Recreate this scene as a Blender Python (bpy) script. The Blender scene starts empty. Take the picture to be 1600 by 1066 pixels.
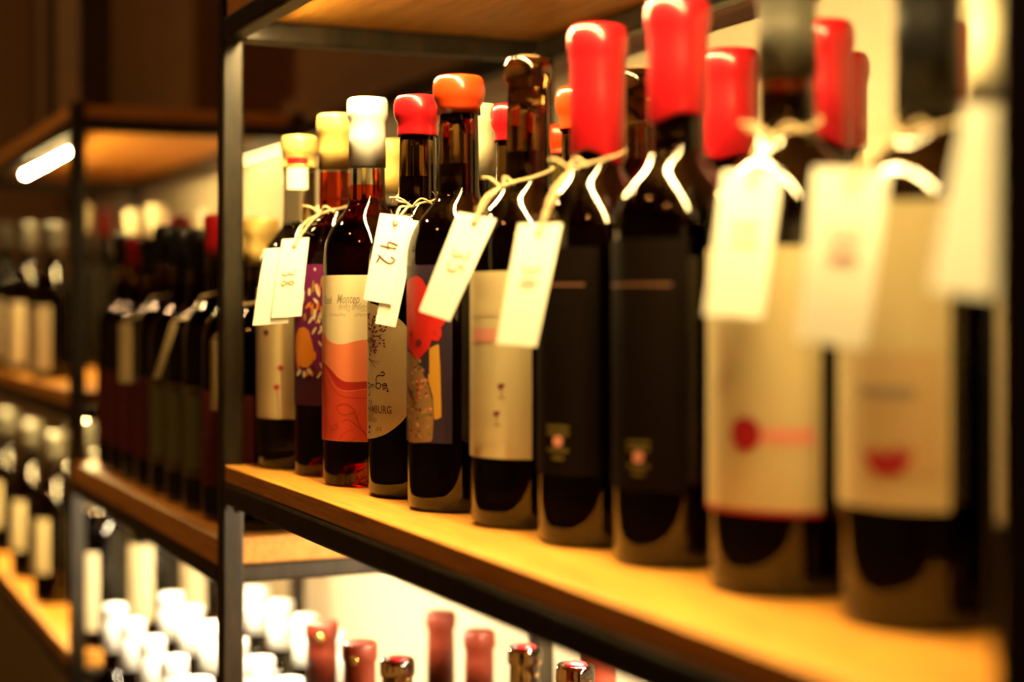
import bpy, math, random
from mathutils import Vector, Matrix

# ------------------------------------------------------------------ camera, light, exposure
scene = bpy.context.scene
COL = scene.collection
F = 2537.0            # focal length in pixels of the 1600 px wide frame
HOR = 480.0           # row of the horizon
CAMZ = 1.40
cam_data = bpy.data.cameras.new('camera')
cam = bpy.data.objects.new('camera', cam_data)
COL.objects.link(cam)
cam.location = (0, 0, CAMZ)
cam.rotation_euler = (math.pi/2, 0, 0)
cam_data.sensor_width = 36.0
cam_data.lens = F/1600*36.0
cam_data.shift_y = -(533-HOR)/1600
cam_data.clip_start = 0.02
cam_data.dof.use_dof = True
cam_data.dof.focus_distance = 1.235
cam_data.dof.aperture_fstop = 2.6
scene.camera = cam

world = bpy.data.worlds.new('world'); scene.world = world
world.use_nodes = True
world.node_tree.nodes['Background'].inputs[0].default_value = (1.0, 0.42, 0.12, 1)
world.node_tree.nodes['Background'].inputs[1].default_value = 0.02

scene.view_settings.view_transform = 'Standard'
scene.view_settings.look = 'None'
scene.view_settings.gamma = 1
scene.view_settings.use_curve_mapping = False
scene.view_settings.exposure = 0.0
scene.cycles.max_bounces = 10
scene.cycles.transmission_bounces = 8
scene.cycles.transparent_max_bounces = 12
scene.cycles.caustics_reflective = False
scene.cycles.caustics_refractive = True
scene.cycles.sample_clamp_indirect = 6.0
scene.cycles.use_denoising = True

LED_COL = (1.0, 0.71, 0.265)
E1_TOP, E1_LOW, E2_LOW, E2_REAR, E3_TOP, E3_LOW = 310.0, 560.0, 360.0, 16.0, 430.0, 300.0
LED_WHITE = (1.0, 0.82, 0.52)      # the strips under the shelves are whiter

random.seed(7)

# ------------------------------------------------------------------ rack axes
# the run of racks: local x along the shelves towards the viewer, local y into the wall
LX = Vector((0.413, -0.911, 0)).normalized()
LY = Vector((-LX.y, LX.x, 0))
S0 = 1.492
P0 = Vector(((339-800)/F*S0, S0, 0))
YAW = math.atan2(LX.y, LX.x)

def W(lx, ly, z=0.0):            # rack coordinates (z from the eye height) to world
    p = P0 + LX*lx + LY*ly
    return Vector((p.x, p.y, CAMZ + z))
def ray(px, py, s):              # point seen at a pixel, at a depth
    return Vector(((px-800)/F*s, s, CAMZ - (py-HOR)/F*s))
def to_local(p):
    d = Vector((p.x, p.y, 0)) - P0
    return d.dot(LX), d.dot(LY)

# ------------------------------------------------------------------ materials
MATS = {}
def nt(name):
    m = bpy.data.materials.new(name); m.use_nodes = True
    MATS[name] = m
    return m, m.node_tree.nodes, m.node_tree.links, m.node_tree.nodes['Principled BSDF']
def plain(name, col, rough=0.5, metal=0.0, spec=0.5, trans=0.0, ior=1.45, bump=0.0, scale=200, coat=0.0, vary=0.0):
    m, n, l, b = nt(name)
    b.inputs['Base Color'].default_value = (*col, 1)
    b.inputs['Roughness'].default_value = rough
    b.inputs['Metallic'].default_value = metal
    b.inputs['Specular IOR Level'].default_value = spec
    b.inputs['Transmission Weight'].default_value = trans
    b.inputs['IOR'].default_value = ior
    b.inputs['Coat Weight'].default_value = coat
    b.inputs['Coat Roughness'].default_value = 0.08
    if bump or vary:
        tc = n.new('ShaderNodeTexCoord'); no = n.new('ShaderNodeTexNoise')
        no.inputs['Scale'].default_value = scale; no.inputs['Detail'].default_value = 4
        l.new(tc.outputs['Object'], no.inputs['Vector'])
        if bump:
            bp = n.new('ShaderNodeBump'); bp.inputs['Strength'].default_value = bump; bp.inputs['Distance'].default_value = 0.001
            l.new(no.outputs['Fac'], bp.inputs['Height']); l.new(bp.outputs['Normal'], b.inputs['Normal'])
        if vary:
            mx = n.new('ShaderNodeMix'); mx.data_type = 'RGBA'
            mx.inputs[6].default_value = (*[c*(1-vary) for c in col], 1)
            mx.inputs[7].default_value = (*[min(1, c*(1+vary)) for c in col], 1)
            l.new(no.outputs['Fac'], mx.inputs[0]); l.new(mx.outputs[2], b.inputs['Base Color'])
    return m
def emit(name, col, strength):
    m, n, l, b = nt(name)
    b.inputs['Base Color'].default_value = (0.8, 0.8, 0.8, 1)
    b.inputs['Emission Color'].default_value = (*col, 1)
    b.inputs['Emission Strength'].default_value = strength
    return m
def wood(name, dark, light, rough=0.42):
    m, n, l, b = nt(name)
    tc = n.new('ShaderNodeTexCoord'); mp = n.new('ShaderNodeMapping')
    mp.inputs['Scale'].default_value = (3.0, 60.0, 60.0)
    l.new(tc.outputs['Object'], mp.inputs['Vector'])
    n1 = n.new('ShaderNodeTexNoise'); n1.inputs['Scale'].default_value = 2.2; n1.inputs['Detail'].default_value = 6
    n1.inputs['Distortion'].default_value = 0.8
    l.new(mp.outputs['Vector'], n1.inputs['Vector'])
    n2 = n.new('ShaderNodeTexNoise'); n2.inputs['Scale'].default_value = 9.0; n2.inputs['Detail'].default_value = 3
    l.new(mp.outputs['Vector'], n2.inputs['Vector'])
    mx0 = n.new('ShaderNodeMath'); mx0.operation = 'ADD'
    l.new(n1.outputs['Fac'], mx0.inputs[0]); l.new(n2.outputs['Fac'], mx0.inputs[1])
    cr = n.new('ShaderNodeValToRGB')
    cr.color_ramp.elements[0].position = 0.62; cr.color_ramp.elements[0].color = (*dark, 1)
    cr.color_ramp.elements[1].position = 1.25 if False else 1.0; cr.color_ramp.elements[1].color = (*light, 1)
    hv = n.new('ShaderNodeMath'); hv.operation = 'MULTIPLY'; hv.inputs[1].default_value = 0.85
    l.new(mx0.outputs[0], hv.inputs[0]); l.new(hv.outputs[0], cr.inputs[0])
    l.new(cr.outputs[0], b.inputs['Base Color'])
    b.inputs['Roughness'].default_value = rough
    bp = n.new('ShaderNodeBump'); bp.inputs['Strength'].default_value = 0.15; bp.inputs['Distance'].default_value = 0.0006
    l.new(n2.outputs['Fac'], bp.inputs['Height']); l.new(bp.outputs['Normal'], b.inputs['Normal'])
    return m
def tinted(name, col):           # wine seen through the glass: only filters light
    m, n, l, b = nt(name)
    t = n.new('ShaderNodeBsdfTransparent'); t.inputs[0].default_value = (*col, 1)
    l.new(t.outputs[0], n['Material Output'].inputs['Surface'])
    return m

wood('oak', (0.48, 0.19, 0.022), (0.74, 0.33, 0.045))
wood('brown_panel_and_shade', (0.14, 0.078, 0.020), (0.20, 0.110, 0.028), 0.6)
def steel():
    m, n, l, b = nt('steel')
    tc = n.new('ShaderNodeTexCoord'); mp = n.new('ShaderNodeMapping'); mp.inputs['Scale'].default_value = (1, 1, 0.25)
    l.new(tc.outputs['Object'], mp.inputs['Vector'])
    no = n.new('ShaderNodeTexNoise'); no.inputs['Scale'].default_value = 60; no.inputs['Detail'].default_value = 7; no.inputs['Roughness'].default_value = 0.7
    l.new(mp.outputs['Vector'], no.inputs['Vector'])
    cr = n.new('ShaderNodeValToRGB')
    cr.color_ramp.elements[0].position = 0.38; cr.color_ramp.elements[0].color = (0.0055, 0.0036, 0.0016, 1)
    cr.color_ramp.elements[1].position = 0.72; cr.color_ramp.elements[1].color = (0.028, 0.019, 0.0085, 1)
    l.new(no.outputs['Fac'], cr.inputs[0]); l.new(cr.outputs[0], b.inputs['Base Color'])
    b.inputs['Specular IOR Level'].default_value = 0.4; b.inputs['Metallic'].default_value = 0.2; b.inputs['Roughness'].default_value = 0.38
    bp = n.new('ShaderNodeBump'); bp.inputs['Strength'].default_value = 0.35; bp.inputs['Distance'].default_value = 0.0008
    l.new(no.outputs['Fac'], bp.inputs['Height']); l.new(bp.outputs['Normal'], b.inputs['Normal'])
steel()
plain('plaster', (0.62, 0.53, 0.36), 0.85, bump=0.1, scale=120, vary=0.05)
plain('ceiling_paint', (0.10, 0.06, 0.03), 0.9)
plain('floor_tile', (0.10, 0.06, 0.035), 0.5, vary=0.2, scale=6)
plain('led_housing', (0.5, 0.48, 0.45), 0.4, metal=0.8)
for k, e in (('led_a', E1_TOP), ('led_b', E1_LOW), ('led_c', E2_LOW), ('led_d', E2_REAR), ('led_e', E3_TOP), ('led_f', E3_LOW)):
    emit(k, LED_WHITE if k in ('led_b', 'led_c') else LED_COL, e)

plain('glass_brown', (0.135, 0.070, 0.019), 0.02, trans=1.0, ior=1.5)
plain('glass_olive', (0.36, 0.33, 0.12), 0.02, trans=1.0, ior=1.5)
plain('glass_clear', (0.93, 0.95, 0.86), 0.01, trans=1.0, ior=1.5)
plain('wine_dark', (0.006, 0.002, 0.002), 0.25, spec=0.2)
plain('wine_white', (0.30, 0.22, 0.04), 0.3, spec=0.2)
tinted('wine_rose', (0.88, 0.28, 0.12))
plain('cork', (0.42, 0.25, 0.12), 0.8, bump=0.4, scale=300, vary=0.3)
plain('wax_red', (0.36, 0.005, 0.009), 0.30, coat=0.4, bump=0.06, scale=60)
plain('wax_dark_red', (0.28, 0.008, 0.010), 0.32, coat=0.3)
plain('wax_orange', (0.52, 0.042, 0.005), 0.28, coat=0.5, bump=0.05, scale=60)
plain('foil_red', (0.150, 0.020, 0.007), 0.45, metal=0.1, bump=0.04, scale=80)
plain('foil_gold', (0.80, 0.54, 0.16), 0.32, metal=0.15, bump=0.5, scale=90)
plain('foil_cream', (0.80, 0.72, 0.46), 0.4)
plain('foil_white', (0.86, 0.84, 0.78), 0.4)
plain('foil_grey', (0.11, 0.10, 0.075), 0.35, metal=0.3)
plain('foil_black', (0.010, 0.009, 0.008), 0.35)
plain('gold_dot', (0.85, 0.58, 0.16), 0.25, metal=0.9)
plain('paper_cream', (0.74, 0.60, 0.35), 0.65, bump=0.08, scale=900)
plain('paper_tan', (0.50, 0.36, 0.17), 0.7, bump=0.2, scale=700, vary=0.06)
plain('paper_ivory', (0.54, 0.445, 0.235), 0.65, bump=0.08, scale=900)
plain('paper_card', (0.86, 0.82, 0.70), 0.7, bump=0.1, scale=500)
plain('paper_black', (0.0055, 0.0027, 0.0010), 0.7, spec=0.06)
plain('ink_black', (0.02, 0.012, 0.012), 0.6)
plain('ink_brown', (0.14, 0.055, 0.025), 0.6)
plain('ink_grey', (0.30, 0.24, 0.16), 0.6)
plain('ink_faint', (0.55, 0.40, 0.24), 0.6)
plain('ink_pencil', (0.42, 0.24, 0.13), 0.7)
plain('ink_maroon', (0.13, 0.012, 0.020), 0.6)
plain('ink_wine', (0.34, 0.010, 0.020), 0.5)
plain('ink_pink', (0.68, 0.28, 0.20), 0.6)
plain('ink_salmon', (0.80, 0.21, 0.085), 0.55)
plain('ink_red', (0.62, 0.065, 0.026), 0.55)
plain('ink_deep_red', (0.40, 0.018, 0.012), 0.55)
plain('ink_scarlet', (0.56, 0.016, 0.010), 0.5)
plain('ink_navy', (0.030, 0.016, 0.034), 0.5)
plain('ink_purple', (0.17, 0.012, 0.10), 0.5)
plain('ink_aubergine', (0.06, 0.010, 0.030), 0.5)
plain('ink_orange', (0.75, 0.24, 0.020), 0.5)
plain('ink_yellow', (0.50, 0.25, 0.025), 0.5)
plain('ink_ochre', (0.30, 0.16, 0.06), 0.6)
plain('ink_green', (0.16, 0.20, 0.05), 0.6)
plain('ink_olive', (0.11, 0.085, 0.014), 0.6)
plain('ink_rust', (0.11, 0.012, 0.007), 0.6)
plain('twine', (0.62, 0.46, 0.24), 0.85, bump=0.5, scale=900, vary=0.3)

# ------------------------------------------------------------------ mesh helpers
def mesh(name, verts, faces, mats, smooth=False, idx=None):
    me = bpy.data.meshes.new(name)
    me.from_pydata([tuple(v) for v in verts], [], faces)
    for m in (mats if isinstance(mats, (list, tuple)) else [mats]):
        me.materials.append(MATS[m])
    if idx:
        me.polygons.foreach_set('material_index', idx)
    if smooth:
        me.polygons.foreach_set('use_smooth', [True]*len(me.polygons))
    me.update()
    return me
def link(name, me, parent=None, loc=(0, 0, 0), rz=0.0):
    o = bpy.data.objects.new(name, me); COL.objects.link(o)
    o.location = loc; o.rotation_euler = (0, 0, rz)
    if parent: o.parent = parent
    return o
def empty(name, loc, rz=0.0):
    o = bpy.data.objects.new(name, None); COL.objects.link(o)
    o.empty_display_size = 0.05
    o.location = loc; o.rotation_euler = (0, 0, rz)
    return o
def tag(o, label=None, cat=None, group=None, kind=None):
    if label: o['label'] = label
    if cat: o['category'] = cat
    if group: o['group'] = group
    if kind: o['kind'] = kind
    return o
def box_geo(x0, x1, y0, y1, z0, z1, c=0.0):
    """a box whose edges are chamfered by c"""
    if c <= 0:
        v = [(x, y, z) for z in (z0, z1) for y in (y0, y1) for x in (x0, x1)]
        f = [(0, 2, 3, 1), (4, 5, 7, 6), (0, 1, 5, 4), (2, 6, 7, 3), (0, 4, 6, 2), (1, 3, 7, 5)]
        return v, f
    import bmesh
    bm = bmesh.new()
    v, f = box_geo(x0, x1, y0, y1, z0, z1)
    bv = [bm.verts.new(p) for p in v]
    for q in f: bm.faces.new([bv[i] for i in q])
    bmesh.ops.bevel(bm, geom=bm.edges[:], offset=c, segments=2, affect='EDGES', profile=0.5)
    bm.verts.ensure_lookup_table()
    vv = [tuple(p.co) for p in bm.verts]; bm.verts.index_update()
    ff = [tuple(q.index for q in fc.verts) for fc in bm.faces]
    bm.free()
    return vv, ff
def box(name, b, mat, parent=None, c=0.0, loc=(0, 0, 0), rz=0.0, smooth=False):
    v, f = box_geo(*b, c=c)
    return link(name, mesh(name, v, f, mat, smooth), parent, loc, rz)
def lathe_geo(prof, seg=40, jag=None):
    """prof: list of (r, z); r = 0 closes to a point. jag(i, k) shifts z of ring i, step k"""
    V, Fc, rings = [], [], []
    for i, (r, z) in enumerate(prof):
        if r <= 1e-6:
            rings.append([len(V)]); V.append((0, 0, z))
        else:
            ring = []
            for k in range(seg):
                a = 2*math.pi*k/seg
                ring.append(len(V)); V.append((r*math.cos(a), r*math.sin(a), z + (jag(i, k/seg) if jag else 0)))
            rings.append(ring)
    rows = []
    for i in range(len(rings)-1):
        A, B = rings[i], rings[i+1]
        for k in range(seg):
            k2 = (k+1) % seg
            if len(A) == 1 and len(B) == 1: continue
            if len(A) == 1: Fc.append((A[0], B[k2], B[k]))
            elif len(B) == 1: Fc.append((A[k], A[k2], B[0]))
            else: Fc.append((A[k], A[k2], B[k2], B[k]))
            rows.append(i)
    return V, Fc, rows
def tube_geo(path, rad, sides=7, closed=False):
    V, Fc = [], []
    n = len(path); path = [Vector(p) for p in path]
    up = Vector((0.13, 0.21, 0.97))
    for i, p in enumerate(path):
        a = path[(i-1) % n] if (closed or i > 0) else path[i]
        b = path[(i+1) % n] if (closed or i < n-1) else path[i]
        t = (b-a); t = t.normalized() if t.length > 1e-9 else Vector((0, 0, 1))
        if abs(t.dot(up)) > 0.98: up = Vector((1, 0, 0.1)).normalized()
        s = t.cross(up).normalized(); u = s.cross(t).normalized()
        up = u
        for k in range(sides):
            q = 2*math.pi*k/sides
            V.append(p + s*(rad*math.cos(q)) + u*(rad*math.sin(q)))
    m = n if closed else n-1
    for i in range(m):
        j = (i+1) % n
        for k in range(sides):
            k2 = (k+1) % sides
            Fc.append((i*sides+k, i*sides+k2, j*sides+k2, j*sides+k))
    if not closed:
        Fc.append(tuple(range(sides-1, -1, -1))); Fc.append(tuple((n-1)*sides+k for k in range(sides)))
    return V, Fc
def smooth_path(pts, n=8):
    """Catmull-Rom through points"""
    pts = [Vector(p) for p in pts]; out = []
    ext = [pts[0]*2-pts[1]] + pts + [pts[-1]*2-pts[-2]]
    for i in range(1, len(ext)-2):
        p0, p1, p2, p3 = ext[i-1:i+3]
        for k in range(n):
            t = k/n
            out.append(0.5*((2*p1)+(p2-p0)*t+(2*p0-5*p1+4*p2-p3)*t*t+(3*p1-p0-3*p2+p3)*t**3))
    out.append(pts[-1])
    return out

# ------------------------------------------------------------------ the room
def rack_space(name, b, mat, kind='structure'):
    o = box(name, b, mat, None, 0, (P0.x, P0.y, CAMZ), YAW)
    return tag(o, kind=kind)
rack_space('wall_back', (-3.2, 3.2, 0.375, 0.475, -1.40, 0.295), 'plaster')
rack_space('wall_back_upper', (-3.2, 3.2, 0.375, 0.475, 0.295, 1.5), 'brown_panel_and_shade')  # brown stands in for unlit plaster above the racks: shade put into the colour
rack_space('trim_1', (-3.2, 3.2, 0.355, 0.375, 0.285, 0.32), 'brown_panel_and_shade')
rack_space('wall_left', (-3.3, -3.2, -3.0, 0.475, -1.40, 1.5), 'brown_panel_and_shade')
rack_space('wall_right', (3.2, 3.3, -3.0, 0.475, -1.40, 1.5), 'brown_panel_and_shade')
rack_space('wall_front', (-3.3, 3.3, -3.1, -3.0, -1.40, 1.5), 'brown_panel_and_shade')
rack_space('floor', (-3.3, 3.3, -3.1, 0.475, -1.50, -1.40), 'floor_tile')
rack_space('ceiling', (-3.3, 3.3, -3.1, 0.475, 1.5, 1.6), 'ceiling_paint')
def lamp_and_fill(lx, ly, power, size=0.25, col=(1.0, 0.40, 0.10)):
    l = bpy.data.lights.new('lamp_and_fill_light', 'AREA'); l.shape = 'DISK'; l.size = size
    l.energy = power; l.color = col
    o = bpy.data.objects.new('lamp_and_fill_light', l); COL.objects.link(o)
    o.location = W(lx, ly, 1.45)
for a in ((-2.4, 0.10), (-1.3, 0.10), (-0.2, 0.10), (0.9, 0.10)):   # unseen fill lights added above the racks to lift the upper wall
    lamp_and_fill(*a, 1.5)
for a in ((0.4, -1.4), (1.8, -1.4)):                     # unseen dim lights added over the aisle as fill
    lamp_and_fill(*a, 4.0, 0.10)
lamp_and_fill(-1.25, -0.95, 13.0, 0.10, (1.0, 0.58, 0.27))               # brighter spot over the aisle

# ------------------------------------------------------------------ racks
T = 0.020            # square steel tube
D = 0.335            # depth of the racks
ZT = 0.243           # underside of the top rails
SH1, SH1L = -0.1438, -0.620
SH2, SH2L = -0.213, -0.700
SH3, SH3L = -0.117, -0.480
def rack(label, x0, x1, shelves, name='steel_shelf_rack'):
    r = tag(empty(name, W(x0, 0, -CAMZ), YAW), label, 'shelf rack')
    L = x1-x0; g = CAMZ
    for px_ in (0, L-T):
        for py_ in (0, D-T):
            box('post', (px_, px_+T, py_, py_+T, 0.0, g+ZT+0.04), 'steel', r, 0.0022)
    def level(zb, name_s='rail'):
        box(name_s, (T, L-T, 0.0, T, zb, zb+T), 'steel', r, 0.003)
        box(name_s, (T, L-T, D-T, D, zb, zb+T), 'steel', r, 0.003)
        box(name_s, (0, T, T, D-T, zb, zb+T), 'steel', r, 0.003)
        box(name_s, (L-T, L, T, D-T, zb, zb+T), 'steel', r, 0.003)
    level(g+ZT)
    box('top_board', (T+.001, L-T-.001, T*0.2, D-.002, g+ZT+T, g+ZT+T+0.018), 'oak', r, 0.001)
    for z, th in shelves:
        level(g+z-th-T)
        box('shelf_board', (T+.001, L-T-.001, 0.002, D-.002, g+z-th, g+z), 'oak', r, 0.001)
    # weld beads at the front corner
    for z, th in shelves[:1]:
        for q in range(2):
            v, f, _ = lathe_geo([(0, -.005), (.004, -.003), (.0045, 0), (.003, .004), (0, .005)], 10)
            link('weld_bead', mesh('weld_bead', v, f, 'steel', True), r, (T+.001, .003+.012*q, g+z-th-T-.004*q))
    return r
U1L = 1.064
rack('black steel shelf rack holding the sharp bottles with paper price tags', 0.0, U1L, [(SH1, 0.015), (SH1L, 0.015)])
rack('far steel shelf rack at the left edge of the photo', -1.99, -0.81, [(SH3, 0.02), (SH3L, 0.02)])
def bridge():
    r = tag(empty('linking_shelf', W(-0.81, 0, -CAMZ), YAW), 'shelves with dark bottles linking the near rack to the far rack', 'shelf')
    L = 0.81; g = CAMZ
    for z, th in ((SH2, 0.025), (SH2L, 0.02)):
        box('shelf_board', (.001, L-.001, 0.001, D-.001, g+z-th, g+z), 'oak', r, 0.001)
        for a in ((.001, L-.001, 0, .018), (.001, L-.001, D-.018, D)):
            box('rail', (*a, g+z-th-.018, g+z-th), 'steel', r, 0.003)
        for a in ((.001, .019), (L-.019, L-.001)):
            box('rail', (*a, .018, D-.018, g+z-th-.018, g+z-th), 'steel', r, 0.003)
    box('rear_rail', (.001, L-.001, D-T, D, g+ZT, g+ZT+T), 'steel', r, 0.003)
bridge()

def wooden_box():
    z0 = ZT+T+0.018
    r = tag(empty('wooden_box', W(-1.575, .055, z0), YAW), 'tall dark wooden box standing on top of the far rack', 'box')
    L, H, D_ = 0.52, 0.55, 0.045
    box('front_panel', (.022, L-.022, .006, .014, .02, H-.02), 'brown_panel_and_shade', r)
    box('back_panel', (.022, L-.022, D_-.008, D_, .02, H-.02), 'brown_panel_and_shade', r)
    for a in ((0, .022, 0, H), (L-.022, L, 0, H)):
        box('side_board', (a[0], a[1], 0, D_, a[2], a[3]), 'dark_stain', r, .001)
    for a in ((0, .02), (H-.02, H)):
        box('end_board', (.022, L-.022, 0, D_, a[0], a[1]), 'dark_stain', r, .001)
    box('batten', (.18, .23, -.004, .006, .02, H-.02), 'dark_stain', r, .001)
wood('dark_stain', (0.012, 0.005, 0.002), (0.022, 0.009, 0.003), 0.6)
wooden_box()

def led_strip(label, x0, x1, y, z, mat, w=0.014):
    r = tag(empty('led_strip', W(x0, y, z), YAW), label, 'strip light', 'warm strip lights of the racks')
    L = x1-x0
    box('housing', (0, L, -w*.8, w*.8, -0.004, 0.0), 'led_housing', r)
    v, f = [], []
    n = 6
    for x in (0.002, L-0.002):
        for k in range(n+1):
            a = math.pi*k/n
            v.append((x, -w/2*math.cos(a), -0.004-0.004*math.sin(a)))
    for k in range(n):
        f.append((k, k+1, n+1+k+1, n+1+k))
    f.append(tuple(range(n, -1, -1))); f.append(tuple(range(n+1, 2*n+2)))
    link('diffuser', mesh('diffuser', v, f, mat, False), r)
led_strip('warm strip light under the top board of the near rack', 0.06, 1.040, 0.029, ZT+T, 'led_a')
led_strip('bright strip light under the bottle shelf of the near rack', 0.12, 1.04, 0.295, SH1-0.015, 'led_b')
led_strip('strip light under the dark linking shelf', -0.79, -0.02, 0.10, SH2-0.025, 'led_c')
led_strip('short strip light on the rear rail of the far rack', -1.25, -0.90, 0.355, ZT+0.014, 'led_d')
led_strip('glowing strip light at the top front of the far rack', -1.60, -1.01, 0.046, ZT+0.004, 'led_e', 0.007)
led_strip('strip light under the upper shelf of the far rack', -1.96, -0.835, 0.024, SH3-0.02-T+.006, 'led_f')

# ------------------------------------------------------------------ bottles
def bezier(p0, p1, p2, p3, n):
    out = []
    for i in range(1, n+1):
        t = i/n; u = 1-t
        out.append((u**3*p0[0]+3*u*u*t*p1[0]+3*u*t*t*p2[0]+t**3*p3[0], u**3*p0[1]+3*u*u*t*p1[1]+3*u*t*t*p2[1]+t**3*p3[1]))
    return out
RN = 0.0146
def bottle_profile(h, r, sh=0.575, nk=0.745, k1=0.105, k2=0.05):
    p = [(0, .020), (.35*r, .017), (.62*r, .008), (.78*r, .001), (.86*r, 0), (.94*r, .0012), (.985*r, .005), (r, .012), (r, sh*h*0.5), (r, sh*h)]
    p += bezier((r, sh*h), (r, (sh+k1)*h), (RN, (nk-k2)*h), (RN, nk*h), 14)
    p += [(RN*.97, h*(nk+.5*(1-nk))), (RN*.94, h-.0165), (RN*1.06, h-.0150), (RN*1.09, h-.012), (RN*1.09, h-.006), (RN*1.04, h-.001), (RN*.95, h), (RN*.70, h), (RN*.66, h-.0015), (0, h-.0015)]
    return p
def wine_profile(h, r, fill, sh=0.575, nk=0.745, k1=0.105, k2=0.05):
    ri, rn = r-.0022, RN-.0035
    p = [(0, .030), (.45*ri, .025), (.70*ri, .013), (.84*ri, .0105), (.94*ri, .014), (.985*ri, .020), (ri, .028), (ri, sh*h)]
    p += bezier((ri, sh*h), (ri, (sh+k1)*h-.001), (rn, (nk-k2)*h), (rn, nk*h), 10)
    p = [q for q in p if q[1] < fill*h-.001]
    p += [(p[-1][0] if p[-1][1] < nk*h*.98 else rn, fill*h), (0, fill*h)]
    return p
_cache = {}
def cached(key, fn):
    if key not in _cache: _cache[key] = fn()
    return _cache[key]
def lathe_mesh(name, prof, mat, seg=40, jag=None):
    v, f, rows = lathe_geo(prof, seg, jag)
    return mesh(name, v, f, mat, True)

CAPS = {}
def cap_profile(kind, h, L):
    if kind == 'wax' and L > .045:
        b = [(RN*.98, h-L+.001), (RN*.98+.0016, h-L), (RN*.98+.0026, h-L+.0020), (RN*.97+.0030, h-L*.5), (RN*.97+.0030, h-.0215), (RN+.0032, h-.0170), (RN+.0042, h-.012), (RN+.0042, h-.006), (RN+.0032, h-.0015), (RN+.0012, h+.0012), (RN*.7, h+.002), (0, h+.0022)]
    elif kind == 'wax':
        b = [(RN*.98, h-L+.001), (RN*.98+.0010, h-L), (RN*.98+.0014, h-L+.0015), (RN*.97+.0016, h-.026), (RN*.97+.0014, h-.0200), (RN+.0030, h-.0165), (RN+.0042, h-.012), (RN+.0042, h-.006), (RN+.0032, h-.0015), (RN+.0012, h+.0012), (RN*.7, h+.002), (0, h+.0022)]
    elif kind == 'foil':
        b = [(RN+.0001, h-L+.0005), (RN+.0007, h-L), (RN*.97+.0008, h-.030), (RN*.96+.0007, h-.0185), (RN*1.06+.0008, h-.0155), (RN*1.09+.0008, h-.012), (RN*1.09+.0008, h-.004), (RN*1.06+.0005, h-.0006), (RN*.98, h+.0006), (RN*.55, h+.0004), (0, h+.0004)]
    elif kind == 'screw':
        b = [(RN+.0001, h-L), (RN+.0012, h-L+.0006), (RN+.0014, h-.020), (RN+.0010, h-.0195), (RN+.0014, h-.019), (RN+.0014, h-.002), (RN+.0006, h+.0004), (0, h+.0006)]
    elif kind == 'cork':
        b = [(RN*.66, h-.004), (RN*.66, h+.0006), (RN*.60, h+.0012), (0, h+.0012)]
    return b
def view_angle(root_xy):
    v = Vector((-root_xy.x, -root_xy.y, 0)).normalized()
    return math.atan2(v.dot(LX), -v.dot(LY))      # from the shelf-front direction towards local +x

class Bottle:
    def __init__(s, label, lx, ly, zb, h, r=0.0378, glass='glass_brown', wine='wine_dark', fill=0.80, cap=('foil', 'foil_black', 0.05),
                 group=None, seg=40, name='wine_bottle', shape=None):
        shape = shape or {}
        s.h, s.r, s.lx, s.ly, s.zb = h, r, lx, ly, zb
        loc = W(lx, ly, zb); s.loc = loc
        s.root = tag(empty(name, loc, YAW), label, 'bottle', group)
        hk = round(h, 4)
        key = (hk, r, seg, tuple(sorted(shape.items())))
        s.glass = link('glass', cached(('g', glass)+key, lambda: lathe_mesh('glass', bottle_profile(h, r, **shape), glass, seg)), s.root)
        if wine:
            link('wine', cached(('w', wine, fill)+key, lambda: lathe_mesh('wine', wine_profile(h, r, fill, **shape), wine, seg)), s.root)
        if cap:
            kind, mat, L = cap
            ph = random.random()*6
            if kind == 'wax':
                jag = lambda i, t: (-.0022*math.sin(2*math.pi*t+ph)-.0012*math.sin(6*math.pi*t+2*ph))*(1.0 if i < 3 else 0.0)*max(0, (L-.026)/.03)
                me = lathe_mesh('wax_seal', cap_profile(kind, h, L), mat, seg, jag)
                s.cap = link('wax_seal', me, s.root)
            else:
                nm = {'foil': 'capsule', 'screw': 'screw_cap', 'cork': 'cork'}[kind]
                s.cap = link(nm, cached((kind, mat, L)+key, lambda: lathe_mesh(nm, cap_profile(kind, h, L), mat, seg)), s.root)
        # how the photograph sees it (for laying out the label print)
        s.s = loc.y; s.cx = 800+F*loc.x/loc.y; s.hw = F*r/loc.y
        s.va = view_angle(loc)
    # ---- label geometry, in metres: a along the arc from the front, b up from the base
    def ab(s, px, py):
        q = max(-.998, min(.998, (px-s.cx)/s.hw))
        d = math.asin(q)
        depth = s.s - s.r*math.cos(d)
        return (s.va+d)*s.r, (HOR-py)*depth/F - s.zb
    def pt(s, a, b, off):
        p = a/s.r; R = s.r+off
        return (R*math.sin(p), -R*math.cos(p), b)
    def paper(s, a0, a1, lo, hi, mat, name='label', off=.00030, n=44, parent=None):
        """lo and hi: numbers or functions of a"""
        flo = lo if callable(lo) else (lambda a: lo)
        fhi = hi if callable(hi) else (lambda a: hi)
        v, f = [], []
        for i in range(n+1):
            a = a0+(a1-a0)*i/n
            v.append(s.pt(a, flo(a), off)); v.append(s.pt(a, fhi(a), off))
            if i: f.append((2*i-2, 2*i, 2*i+1, 2*i-1))
        return link(name, mesh(name, v, f, mat, True), parent or s.root)
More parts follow.
